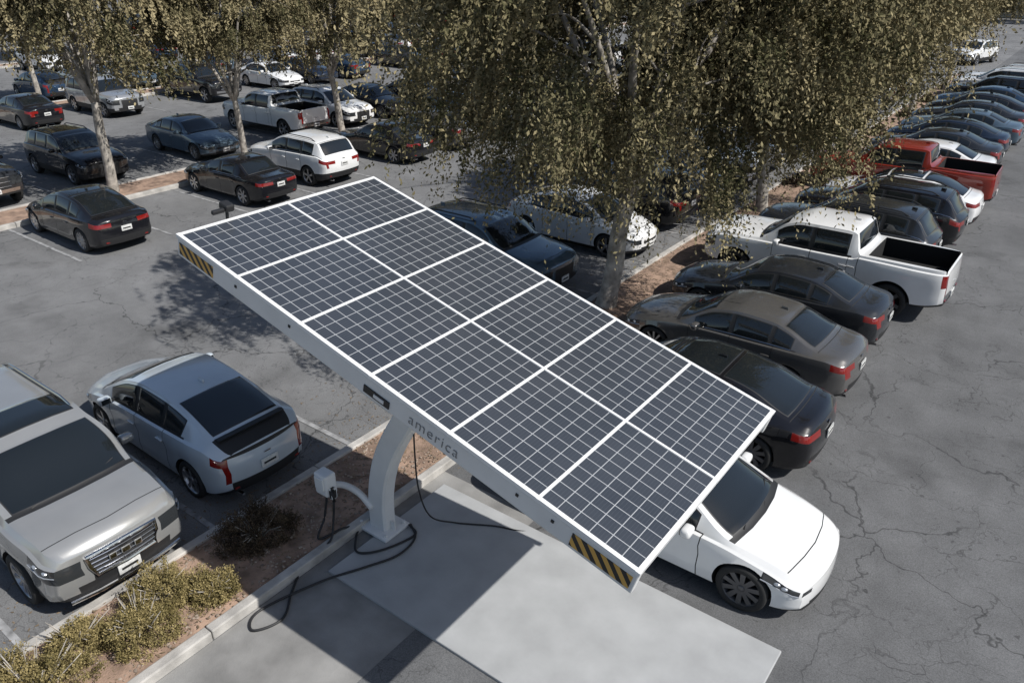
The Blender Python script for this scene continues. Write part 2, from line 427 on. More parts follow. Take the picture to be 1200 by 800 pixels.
PR['suv']=dict(PR['sedan'],type='suv',L=5.12,W=1.98,fa=.97,wb=3.02,r=.375,zb=.26,pz=.86,nw=.84,kn=.18,
 zt=[(0,.98),(.08,1.06),(.5,1.13),(1.2,1.21),(1.32,1.25),(2.1,1.68),(2.55,1.77),(4.0,1.77),(4.6,1.715),(4.72,1.66),(5.02,1.22),(5.12,1.10)],
 zs=[(0,.88),(.5,1.02),(1.4,1.10),(4.6,1.15),(5.12,1.03)],
 wr=[(0,.82),(1.2,.86),(1.42,.88),(2.15,.76),(4.5,.74),(5.0,.82),(5.12,.82)],
 ws=(1.28,2.06),rg=(4.7,5.0),wins=[(1.72,2.72),(2.8,3.68),(3.76,4.55)],gaps=[1.6,2.76,3.72],hl=(0,.42),hlr=(3,4),tl=(4.9,5.12),tlr=(4,),
 noseR=.04,noseZ=.65,tailZ=.75,fcap={((1,),0,.8):2,((3,4),.62,1.01):3,((2,3,4),0,.5):2},rcap={((4,),.58,1.01):4,((3,),.88,1.01):4,((0,1),0,1.1):2},
 rails=(2.3,4.5),extra=[chrome_line(1.7,4.6)],cladding=1,blackband=(4.64,4.66))
del PR['suv']['trunkgap']
def gmc_extra(bm,P,sx,side,W,L):
    z0,z1,yw=.60,.90,.46
    lp=[]
    for (c,z) in ((-1,z1),(-.5,z1+.01),(0,z1+.015),(.5,z1+.01),(1,z1),(.97,.76),(.84,z0),(0,z0-.01),(-.84,z0),(-.97,.76),(-1,z1)):
        lp.append((sx(z,yw*c,0)+.02,yw*c,z))
    bm_tube(bm,lp,.028,5,seg=8)
    for i in range(4):
        z=z0+.06+i*.062
        bm_tube(bm,[(sx(z,yw*c,0)+.014,yw*c*.93,z) for c in (-1,-.5,0,.5,1)],.010,5,seg=6)
    for (yy,w) in ((-.17,.1),(0,.12),(.17,.1)): bm_box(bm,(sx(.77,yy,0)+.035,yy,.77),(.03,w,.09),5,bev=.01)
    bm_tube(bm,[(sx(.34,c,0)+.03,c,.33) for c in (-.75,-.4,0,.4,.75)],.028,5,seg=8)
PR['gmc']=dict(PR['suv'],zt=[(0,1.0),(.07,1.08),(.4,1.15),(1.02,1.215),(1.12,1.25),(1.98,1.69),(2.45,1.78),(4.0,1.78),(4.6,1.72),(4.72,1.66),(5.02,1.22),(5.12,1.10)],
 ws=(1.08,1.94),wins=[(1.55,2.65),(2.73,3.65),(3.73,4.55)],gaps=[1.45,2.69,3.69],roofglass=(2.2,2.85),chrails=1,fplate=1,extra=[chrome_line(1.6,4.6),gmc_extra],handle=5,kn=.16,nw=.86,cladding=0)
PR['crossover']=dict(PR['suv'],L=4.75,W=1.92,wb=2.8,r=.36,zb=.22,pz=.82,
 zt=[(0,.86),(.1,.95),(.5,1.04),(1.2,1.12),(1.3,1.16),(2.05,1.56),(2.45,1.65),(3.5,1.64),(4.15,1.57),(4.25,1.52),(4.62,1.15),(4.75,1.02)],
 zs=[(0,.76),(.5,.92),(1.4,1.02),(4.3,1.09),(4.75,.96)],
 wr=[(0,.78),(1.2,.86),(1.35,.88),(2.1,.75),(4.1,.71),(4.6,.80),(4.75,.78)],
 ws=(1.26,2.01),rg=(4.22,4.6),wins=[(1.68,2.56),(2.63,3.4),(3.47,4.05)],gaps=[1.58,2.6,3.44],tl=(4.48,4.75),rails=(2.3,4.0),blackband=(4.18,4.2))
PR['pickup']=dict(PR['sedan'],type='pickup',L=5.85,W=2.04,fa=.98,wb=3.72,r=.41,zb=.40,pz=.62,ag=.08,nw=.88,kn=.12,
 zt=[(0,1.12),(.08,1.2),(.6,1.27),(1.4,1.31),(1.52,1.36),(2.12,1.77),(2.5,1.87),(3.55,1.88),(3.76,1.83),(3.93,1.42),(4.0,1.35),(5.8,1.35),(5.85,1.32)],
 zs=[(0,1.03),(.5,1.14),(1.5,1.19),(3.85,1.22),(4.0,1.27),(5.85,1.24)],
 wr=[(0,.84),(1.4,.87),(2.1,.76),(3.75,.75),(3.95,.86),(4.05,.90),(5.85,.90)],crown=[(0,.05),(3.6,.06),(4.0,.015),(5.85,.012)],
 ws=(1.48,2.08),rg=(3.78,3.92),wins=[(1.86,2.75),(2.83,3.66)],gaps=[1.76,2.79,3.7,3.98],hl=(0,.3),hlr=(3,4),tl=(5.76,5.85),tlr=(3,4),noseR=.04,noseZ=.8,tailR=.01,kr=-.05,
 fcap={((1,),0,.9):5,((2,3,4),0,.55):2,((3,4),.62,1.01):3},rcap={((2,3,4),.88,1.01):4,((1,),0,1.1):5},
 bed=(4.08,5.76,.80,.88),extra=[grille_bars(.75,1.05,.5,3)],handle=5)
del PR['pickup']['trunkgap']
BODY={};WHEEL={}
for k,P in PR.items():
    BODY[k]=build_body(k+'_body',P)
    WHEEL[k]=build_wheels(k+'_wheels',P,spokes={'sedan':10,'oldsedan':7,'fastback':10,'hatch':5,'suv':6,'gmc':12,'crossover':5,'pickup':6}[k],sw={'sedan':.12,'fastback':.2,'gmc':.10}.get(k,.2))
LABEL={'sedan':'sedan','oldsedan':'sedan','fastback':'electric_sedan','hatch':'hatchback_car','suv':'suv','gmc':'suv','crossover':'suv','pickup':'pickup_truck'}
def car(style,col,x,y,d=1,dark=False,yaw=0):
    e=empty(LABEL[style],(x,y,.008),(0,0,(0 if d>0 else math.pi)+math.radians(yaw)))
    b=obj('body',BODY[style],e); w=obj('wheels',WHEEL[style],e)
    b.material_slots[0].link='OBJECT'; b.material_slots[0].material=paint(col)
    if dark: w.material_slots[1].link='OBJECT'; w.material_slots[1].material=M_RIMD
    return e
car('gmc','gmc',-11.20,3.12,1)
car('hatch','prius',-11.20,5.62,-1,yaw=-1)
car('crossover','steel',-11.9,14.9,1)
car('hatch','white',-11.4,18.6,1)
car('crossover','black',-11.6,21.5,-1,True)
for i,(s,c) in enumerate([('sedan','silver'),('suv','white'),('sedan','grey'),('fastback','navy'),('crossover','charcoal'),('sedan','white'),('pickup','black'),('sedan','blue'),('crossover','silver'),('sedan','black')]):
    car(s,c,-11.6+random.uniform(-.2,.2),24.4+2.75*i,random.choice((1,-1)),yaw=random.uniform(-1.2,1.2))
car('fastback','white',-3.55,8.55,1,True)
R=[('fastback','black',-4.5,11.5),('sedan','grey',-4.75,14.15),('sedan','charcoal',-4.85,16.65),('pickup','white',-4.6,19.25),
('crossover','charcoal',-4.85,22.0),('crossover','black',-4.6,24.4),('fastback','white',-4.5,26.8),('pickup','red',-5.0,29.1),('sedan','white',-4.9,31.9),
('sedan','charcoal',-5.0,34.5),('fastback','navy',-5.0,37.1),('sedan','steel',-4.9,39.7),('sedan','charcoal',-5.0,42.3),('fastback','black',-5.0,44.9),('sedan','blue',-5.0,47.5),
('crossover','black',-5.0,50.1),('suv','white',-5.0,52.9),('crossover','white',-5.0,55.8)]
for i,(s,c,x,y) in enumerate(R): car(s,c,x,y,-1,dark=(i%3==0),yaw=random.uniform(-1.3,1.3))
car('crossover','white',-9,70,-1,yaw=75); car('suv','silver',-2.5,86,1,yaw=90); car('sedan','grey',-14.5,78,1,yaw=90)
for i in range(6): car(['sedan','suv','pickup','fastback'][i%4],['silver','white','grey','black','blue'][i%5],9.2,6+i*5.5,1)
for s,c,x,y,d in [('fastback','black',-23.5,10.1,-1),('oldsedan','black',-23.6,15.5,-1),('crossover','white',-23.8,18.5,-1),('oldsedan','black',-23.6,22.6,-1),('sedan','grey',-23.7,25.5,-1),('suv','charcoal',-23.7,28.3,1),('sedan','white',-23.7,31.2,-1),('sedan','steel',-23.7,37,-1),('pickup','silver',-23.7,42,1)]:
    car(s,c,x,y,d,yaw=random.uniform(-1,1))
for s,c,x,y,d in [('sedan','black',-30.8,4.6,1),('pickup','charcoal',-31.0,9.5,1),('crossover','black',-30.8,13.4,1),('sedan','steel',-30.6,18.2,1),('pickup','white',-31.2,23.0,-1),('crossover','white',-30.8,26.0,1),('sedan','black',-30.8,28.8,1),('sedan','navy',-30.8,31.6,-1),('suv','grey',-30.8,34.5,1),('sedan','silver',-30.8,40,1)]:
    car(s,c,x,y,d,yaw=random.uniform(-1,1))
styles=['sedan','sedan','fastback','crossover','suv','pickup','hatch','oldsedan','crossover']; cols=['black','white','grey','silver','charcoal','navy','blue','white','black','steel','silver','white']
def fill(x,y0,y1,prob):
    y=y0
    while y<y1:
        if random.random()<prob: car(random.choice(styles),random.choice(cols),x+random.uniform(-.3,.3),y,random.choice((1,-1)),yaw=random.uniform(-1.5,1.5))
        y+=2.75
for s,c,x,y,d in [('sedan','black',-42.3,16.6,-1),('suv','silver',-42.3,20.6,1),('pickup','black',-42.3,26.2,1),('sedan','white',-42.3,31.2,1),('sedan','navy',-42.3,34,1),('sedan','blue',-42.3,36.8,-1)]:
    car(s,c,x,y,d)
fill(-42.3,40,75,.75); fill(-49.6,18,75,.6); fill(-61,26,95,.7); fill(-68.3,28,95,.65); fill(-80,36,110,.7); fill(-87,40,110,.6)
fill(-23.7,46,90,.6); fill(-30.8,44,90,.6)
# ---------------------------------------------------------------- ground, islands, markings
def sheet(name,x0,x1,y0,y1,z,mat,parent=None,sub=1):
    bm=bmesh.new(); bmesh.ops.create_grid(bm,x_segments=sub,y_segments=sub,size=.5)
    bmesh.ops.transform(bm,matrix=Matrix.Translation(((x0+x1)/2,(y0+y1)/2,z))@Matrix.Diagonal((x1-x0,y1-y0,1,1)),verts=bm.verts)
    return obj(name,finish(bm,name,[mat]),parent)
sheet('asphalt_ground',-700,700,-500,900,0,M_ASPH)
sheet('driveway',-7.12,22,-60,118,.004,M_ASPH2)
def island(x0,x1,y0,y1):
    e=empty('planted_island')
    bm=bmesh.new()
    y=y0
    while y<y1:
        l=min(3.05,y1-y)
        for x in (x0+.075,x1-.075):
            bm_box(bm,(x+random.uniform(-.005,.005),y+l/2,.05+random.uniform(-.003,.003)),(.15,l-.012,.19),0,bev=.018)
        y+=3.05
    for y in (y0-.078,y1+.078): bm_box(bm,((x0+x1)/2,y,.05),(x1-x0,.15,.19),0,bev=.018)
    obj('kerb',finish(bm,'kerb',[M_CONC]),e)
    bm=bmesh.new(); n=int((y1-y0)*4); nx=8
    n=min(n,400)
    vs=[[bm.verts.new((x0+.14+(x1-x0-.28)*i/nx,y0+(y1-y0)*j/n,.095+ (0 if i in(0,nx) else .02+random.uniform(-.015,.02)))) for i in range(nx+1)] for j in range(n+1)]
    for j in range(n):
        for i in range(nx): bm.faces.new((vs[j][i],vs[j][i+1],vs[j+1][i+1],vs[j+1][i])).smooth=True
    obj('soil',finish(bm,'soil',[M_DIRT]),e)
island(-8.8,-7.1,-12,62)
island(-27.9,-26.0,6,60)
island(-47.0,-45.2,14,100)
island(-66,-64.4,20,110)
bm=bmesh.new()
def line(x0,x1,y0,y1): bm_box(bm,((x0+x1)/2,(y0+y1)/2,.0085),(x1-x0,y1-y0,.003),0)
for k in range(-4,20):
    yy=7.2+2.72*k
    line(-13.6,-8.85,yy-.045,yy+.045)
for k in range(1,20):
    yy=7.45+2.6*k
    if yy>10: line(-7.05,-2.8,yy-.045,yy+.045)
for xa,xb in ((-26,-21.5),(-33,-28),(-45,-40),(-52,-47)):
    for k in range(26): line(xa,xb,6+2.75*k,6.09+2.75*k)
obj('stall_marking',finish(bm,'stall_marking',[M_LINE]))
sheet('concrete_apron',-7.09,-5.2,-8,7.6,.008,M_WALK)
bm=bmesh.new(); bm_box(bm,(-4.1,6.1,.022),(5.5,2.42,.05),0,bev=.012)
obj('parking_pad',finish(bm,'pad',[M_PAD]))
bm=bmesh.new()
for i in range(3000):
    x=random.uniform(-8.6,-7.3); y=random.uniform(-2,34) if i%2 else random.uniform(1,9)
    s=random.uniform(.008,.03)
    r=bmesh.ops.create_icosphere(bm,subdivisions=1,radius=s)
    bmesh.ops.transform(bm,matrix=Matrix.Translation((x,y,.12))@Matrix.Rotation(random.random()*6,4,'Z')@Matrix.Diagonal((1,random.uniform(.5,1),.5,1)),verts=r['verts'])
obj('gravel',finish(bm,'gravel',[simple('stone',(.3,.24,.19),.9,noise=.5,nscale=6)]))
def litter(name,n,fn,col,s0,s1):
    V=[];F=[]
    for i in range(n):
        x,y,z=fn(); s=random.uniform(s0,s1); a=random.random()*6.28; t=random.uniform(-.4,.4)
        dx,dy=math.cos(a)*s,math.sin(a)*s; b=len(V)
        V+= [(x-dx,y-dy,z),(x+dy*.4,y-dx*.4,z+s*t*.3),(x+dx,y+dy,z+abs(t)*s*.5),(x-dy*.4,y+dx*.4,z)]; F.append((b,b+1,b+2,b+3))
    me=bpy.data.meshes.new(name); me.from_pydata(V,[],F); me.materials.append(simple(name+'_mat',col,.9,noise=.4,nscale=3)); obj(name,me)
def lf():
    if random.random()<.6: return (random.uniform(-8.65,-7.25),random.uniform(-1,30),.13)
    return (-8.8-abs(random.gauss(0,1.0)),random.uniform(0,30),.012) if random.random()<.5 else (-7.1+abs(random.gauss(0,.6)),random.uniform(7.8,30),.012)
litter('leaf_litter',12000,lf,(.2,.145,.09),.012,.038)
# far low building beyond the lot
M_STUC=simple('stucco',(.46,.42,.36),.9,noise=.1,nscale=.6)
be=empty('stucco_building',(-20,126,0))
bm=bmesh.new(); bm_box(bm,(0,0,2.9),(64,12,5.8),0,bev=.05); bm_box(bm,(0,0,6.0),(64.6,12.6,.5),0,bev=.04)
for i in range(-3,4): bm_box(bm,(i*9,-6.15,2.9),(.7,.35,5.7),0,bev=.03)
obj('walls',finish(bm,'walls',[M_STUC]),be)
bm=bmesh.new()
for i in range(-3,3):
    for q in (2.6,6.2): bm_box(bm,(i*9+q,-6.03,2.6),(2.4,.1,1.9),0,bev=.02)
obj('windows',finish(bm,'windows',[M_GLASS]),be)
bm=bmesh.new(); bm_box(bm,(4.5,-6.06,1.15),(1.0,.14,2.3),0,bev=.02); obj('door',finish(bm,'door',[M_BLKP]),be)
# ---------------------------------------------------------------- solar canopy
TILT=math.radians(15.0)
sc=empty('solar_charging_canopy',(-5.07,5.97,0))
arr=empty('array_tilt',(0,0,3.94),(0,TILT,0)); arr.parent=sc
Lx,Wy=6.30,3.07
m,nt,b=nmat('solar_cells'); N=nt.nodes; LK=nt.links
uv=N.new('ShaderNodeUVMap'); sep=N.new('ShaderNodeSeparateXYZ'); LK.new(uv.outputs[0],sep.inputs[0])
def ln(src,n,wd):
    a=N.new('ShaderNodeMath');a.operation='MULTIPLY';a.inputs[1].default_value=n;LK.new(src,a.inputs[0])
    f=N.new('ShaderNodeMath');f.operation='FRACT';LK.new(a.outputs[0],f.inputs[0])
    s=N.new('ShaderNodeMath');s.operation='SUBTRACT';s.inputs[1].default_value=.5;LK.new(f.outputs[0],s.inputs[0])
    ab=N.new('ShaderNodeMath');ab.operation='ABSOLUTE';LK.new(s.outputs[0],ab.inputs[0])
    g=N.new('ShaderNodeMath');g.operation='GREATER_THAN';g.inputs[1].default_value=.5-wd;LK.new(ab.outputs[0],g.inputs[0]);return g.outputs[0]
l1=ln(sep.outputs[0],6,.022); l2=ln(sep.outputs[1],10,.026); l3=ln(sep.outputs[0],30,.03)
mxx=N.new('ShaderNodeMath');mxx.operation='MAXIMUM';LK.new(l1,mxx.inputs[0]);LK.new(l2,mxx.inputs[1])
tc=N.new('ShaderNodeTexCoord');nz=N.new('ShaderNodeTexNoise');nz.inputs['Scale'].default_value=1.2;nz.inputs['Detail'].default_value=7;LK.new(tc.outputs['Object'],nz.inputs['Vector'])
cm=N.new('ShaderNodeMix');cm.data_type='RGBA';cm.inputs['A'].default_value=(.030,.037,.048,1);cm.inputs['B'].default_value=(.064,.070,.082,1);LK.new(nz.outputs['Fac'],cm.inputs['Factor'])
c1=N.new('ShaderNodeMix');c1.data_type='RGBA';LK.new(cm.outputs['Result'],c1.inputs['A']);c1.inputs['B'].default_value=(.078,.084,.097,1);LK.new(l3,c1.inputs['Factor'])
c2=N.new('ShaderNodeMix');c2.data_type='RGBA';LK.new(c1.outputs['Result'],c2.inputs['A']);c2.inputs['B'].default_value=(.42,.43,.44,1);LK.new(mxx.outputs[0],c2.inputs['Factor'])
LK.new(c2.outputs['Result'],b.inputs['Base Color']); b.inputs['Roughness'].default_value=.24; b.inputs['Coat Weight'].default_value=.25; b.inputs['Coat Roughness'].default_value=.10
M_CELL=m
bm=bmesh.new(); uvl=bm.loops.layers.uv.new('UVMap')
px=Lx/6; py=Wy/2; g=.014
for i in range(6):
    for j in range(2):
        x0=-Lx/2+i*px+g; x1=-Lx/2+(i+1)*px-g; y0=-Wy/2+j*py+g; y1=-Wy/2+(j+1)*py-g
        vs=[bm.verts.new(p) for p in ((x0,y0,.022),(x1,y0,.022),(x1,y1,.022),(x0,y1,.022))]
        f=bm.faces.new(vs)
        for lp,c in zip(f.loops,((0,0),(1,0),(1,1),(0,1))): lp[uvl].uv=c
obj('solar_cells',finish(bm,'solar_cells',[M_CELL]),arr)
bm=bmesh.new()
bm_box(bm,(0,0,-.004),(Lx-.01,Wy-.01,.02),0)
for i in range(7):
    w=.03 if 0<i<6 else .045
    bm_box(bm,(-Lx/2+i*px,0,.008),(w,Wy+.05,.042),0)
for y,w in ((-Wy/2,.045),(0,.03),(Wy/2,.045)): bm_box(bm,(0,y,.010),(Lx+.05,w,.042),0)
obj('module_frame',finish(bm,'module_frame',[M_WHITE2]),arr)
bm=bmesh.new()
for s in (-1,1): bm_box(bm,(0,s*(Wy/2-.03),-.14),(Lx+.04,.08,.23),0,bev=.01)
for s in (-1,1): bm_box(bm,(s*(Lx/2-.03),0,-.10),(.07,Wy-.16,.15),0,bev=.01)
for i in range(1,6): bm_box(bm,(-Lx/2+i*px,0,-.08),(.06,Wy-.16,.10),0)
bm_box(bm,(0,0,-.25),(Lx*.62,.28,.24),0,bev=.03)
bm_box(bm,(0,0,-.30),(.5,Wy-.2,.22),0,bev=.03)
obj('support_frame',finish(bm,'support_frame',[M_WHITE]),arr)
hz,nt,b=nmat('hazard_stripes');N=nt.nodes;LK=nt.links
tc=N.new('ShaderNodeTexCoord');sp=N.new('ShaderNodeSeparateXYZ');LK.new(tc.outputs['Object'],sp.inputs[0])
ad=N.new('ShaderNodeMath');ad.operation='ADD';LK.new(sp.outputs[0],ad.inputs[0]);LK.new(sp.outputs[2],ad.inputs[1])
mu=N.new('ShaderNodeMath');mu.operation='MULTIPLY';mu.inputs[1].default_value=7.5;LK.new(ad.outputs[0],mu.inputs[0])
fr=N.new('ShaderNodeMath');fr.operation='FRACT';LK.new(mu.outputs[0],fr.inputs[0])
gt=N.new('ShaderNodeMath');gt.operation='GREATER_THAN';gt.inputs[1].default_value=.5;LK.new(fr.outputs[0],gt.inputs[0])
mm=N.new('ShaderNodeMix');mm.data_type='RGBA';mm.inputs['A'].default_value=(.02,.02,.02,1);mm.inputs['B'].default_value=(.62,.36,.08,1);LK.new(gt.outputs[0],mm.inputs['Factor']);LK.new(mm.outputs['Result'],b.inputs['Base Color'])
bm=bmesh.new()
for s in (-1,1): bm_box(bm,(s*(Lx/2-.33),-Wy/2-.0135,-.14),(.62,.006,.15),0)
obj('hazard_tape',finish(bm,'hazard',[hz]),arr)
bm=bmesh.new()
bm_box(bm,(.12,-Wy/2-.016,-.17),(.36,.012,.09),0,bev=.004); bm_box(bm,(.16,-Wy/2-.024,-.17),(.14,.01,.04),1)
for x in (-2.1,-1.2,1.9,2.3): bm_box(bm,(x,-Wy/2-.015,-.1),(.03,.01,.03),0)
obj('lamp_unit',finish(bm,'lamp_unit',[M_BLKP,M_WHITE]),arr)
fc=bpy.data.curves.new('lettering','FONT'); fc.body='america'; fc.size=.18; fc.extrude=.002; fc.offset=-.0035; fc.align_x='CENTER'; fc.space_character=1.15
fc.materials.append(M_GREYT); to=bpy.data.objects.new('lettering',fc); COL.objects.link(to); to.parent=arr; to.location=(.88,-Wy/2-.0145,-.195); to.rotation_euler=(math.pi/2,0,0)
bm=bmesh.new()
cp=smooth_path([(-1.83,.03,.0),(-1.80,.03,.7),(-1.60,.03,1.4),(-1.18,.03,2.15),(-.62,.03,2.9),(0.0,.0,3.66)],26)
rg=[]
for i,p in enumerate(cp):
    t=i/(len(cp)-1); tg=(cp[min(i+1,len(cp)-1)]-cp[max(i-1,0)]).normalized(); nrm=tg.cross(Vector((0,1,0))).normalized()
    a=.17-.01*t; w=.12
    c=.03; sh=[(a,w-c),(a-c,w),(-a+c,w),(-a,w-c),(-a,-w+c),(-a+c,-w),(a-c,-w),(a,-w+c)]
    rg.append([bm.verts.new(p+nrm*u+Vector((0,1,0))*v) for u,v in sh])
for i in range(len(rg)-1):
    for k in range(8): bm.faces.new((rg[i][k],rg[i][(k+1)%8],rg[i+1][(k+1)%8],rg[i+1][k]))
bm.faces.new(rg[0]); bm.faces.new(rg[-1])
bm_box(bm,(-1.83,.03,.075),(.62,.5,.05),0,bev=.008)
for sx_ in (-.25,.25):
    for sy_ in (-.19,.19):
        r=bmesh.ops.create_cone(bm,cap_ends=True,segments=6,radius1=.026,radius2=.026,depth=.05)
        bmesh.ops.translate(bm,vec=(-1.83+sx_,.03+sy_,.125),verts=r['verts'])
for s in (-1,1): bm_box(bm,(-1.83+s*.21,.03,.17),(.10,.02,.14),0)
obj('column',finish(bm,'column',[M_WHITE],30),sc)
bm=bmesh.new()
bm_tube(bm,smooth_path([(-1.9,-.08,.42),(-2.1,-.12,.62),(-2.3,-.2,.72),(-2.42,-.32,.76)],14),.05,0,10)
obj('charger_arm',finish(bm,'charger_arm',[M_WHITE]),sc)
bm=bmesh.new()
bm_box(bm,(-2.42,-.45,.88),(.26,.20,.36),0,bev=.03); bm_box(bm,(-2.42,-.56,.92),(.18,.03,.2),0,bev=.01); bm_box(bm,(-2.27,-.46,.76),(.08,.10,.18),1,bev=.02); bm_tube(bm,[(-2.25,-.48,.84),(-2.19,-.52,.80),(-2.17,-.53,.70)],.028,1,8)
obj('charger_box',finish(bm,'charger_box',[M_WHITE2,M_BLKP]),sc)
def cable(name,ctrl,r=.017):
    bm=bmesh.new(); bm_tube(bm,smooth_path(ctrl,90),r,0,8); obj(name,finish(bm,name,[M_BLKP]),sc)
cable('charging_cable',[(-2.18,-.53,.70),(-2.18,-.58,.4),(-2.1,-.75,.16),(-2.2,-1.1,.03),(-1.9,-1.6,.03),(-1.6,-2.0,.03),(-1.75,-2.35,.03),(-1.95,-2.1,.03),(-1.7,-1.3,.05),(-1.4,-.75,.07),(-1.2,-.3,.07),(-1.25,.1,.07),(-1.5,.28,.08)])
cable('charging_cable',[(-2.36,-.50,.70),(-2.36,-.6,.35),(-2.28,-.8,.15),(-2.15,-.45,.17),(-2.12,-.2,.03),(-1.95,-.4,.07),(-1.7,-.6,.07),(-1.45,-.35,.07),(-1.3,.15,.07),(-1.5,.25,.09)])
cable('power_cable',[(-1.1,.1,2.4),(-1.15,.12,1.6),(-1.2,.2,.9),(-1.2,.4,.3),(-1.0,.7,.08),(-.5,1.0,.07),(0,1.3,.03),(.1,2.0,.03),(-.1,2.6,.05)],.012)
bm=bmesh.new()
bm_tube(bm,[(-3.2,-.85,-.05),(-3.22,-.85,.12)],.02,0,8); bm_box(bm,(-3.22,-.85,.17),(.16,.12,.09),0,bev=.02); bm_sphere(bm,(-3.3,-.76,.10),(.06,.06,.06),0,10); bm_box(bm,(-3.18,-1.0,.16),(.05,.16,.05),0,bev=.01)
obj('security_camera',finish(bm,'sensor',[M_BLKP]),arr)
# ---------------------------------------------------------------- trees
M_BARK=simple('bark',(.34,.31,.27),.95,noise=.5,nscale=5,bump=1,bscale=18)
def leafmat(name,dark,light):
    m=bpy.data.materials.new(name);m.use_nodes=True;nt=m.node_tree;N=nt.nodes;LK=nt.links
    N.remove(N['Principled BSDF'])
    at=N.new('ShaderNodeAttribute');at.attribute_name='tint'
    mx=N.new('ShaderNodeMix');mx.data_type='RGBA';mx.inputs['A'].default_value=(*dark,1);mx.inputs['B'].default_value=(*light,1);LK.new(at.outputs['Fac'],mx.inputs['Factor'])
    df=N.new('ShaderNodeBsdfDiffuse');LK.new(mx.outputs['Result'],df.inputs['Color'])
    LK.new(df.outputs[0],N['Material Output'].inputs['Surface']);return m
M_LEAF=leafmat('tree_leaves',(.052,.054,.026),(.34,.285,.165))
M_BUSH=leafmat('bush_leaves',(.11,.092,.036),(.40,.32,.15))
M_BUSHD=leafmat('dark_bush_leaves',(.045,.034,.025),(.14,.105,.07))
def leaves_mesh(name,C,A,size,tint,mat,asp=.45):
    n=len(C); A=A/np.linalg.norm(A,axis=1,keepdims=True)
    rnd=np.random.normal(size=(n,3)); B=np.cross(A,rnd); B/=np.linalg.norm(B,axis=1,keepdims=True)+1e-9
    s=size[:,None]
    V=np.empty((n,4,3)); V[:,0]=C-A*s; V[:,1]=C+B*s*asp; V[:,2]=C+A*s; V[:,3]=C-B*s*asp
    me=bpy.data.meshes.new(name); me.vertices.add(n*4); me.vertices.foreach_set('co',V.reshape(-1).astype(np.float32))
    me.loops.add(n*4); me.loops.foreach_set('vertex_index',np.arange(n*4,dtype=np.int32))
    me.polygons.add(n); me.polygons.foreach_set('loop_start',np.arange(0,n*4,4,dtype=np.int32)); me.polygons.foreach_set('loop_total',np.full(n,4,dtype=np.int32))
    me.update(calc_edges=True)
    at=me.attributes.new('tint','FLOAT','POINT'); at.data.foreach_set('value',np.repeat(tint,4).astype(np.float32))
    me.materials.append(mat); return me
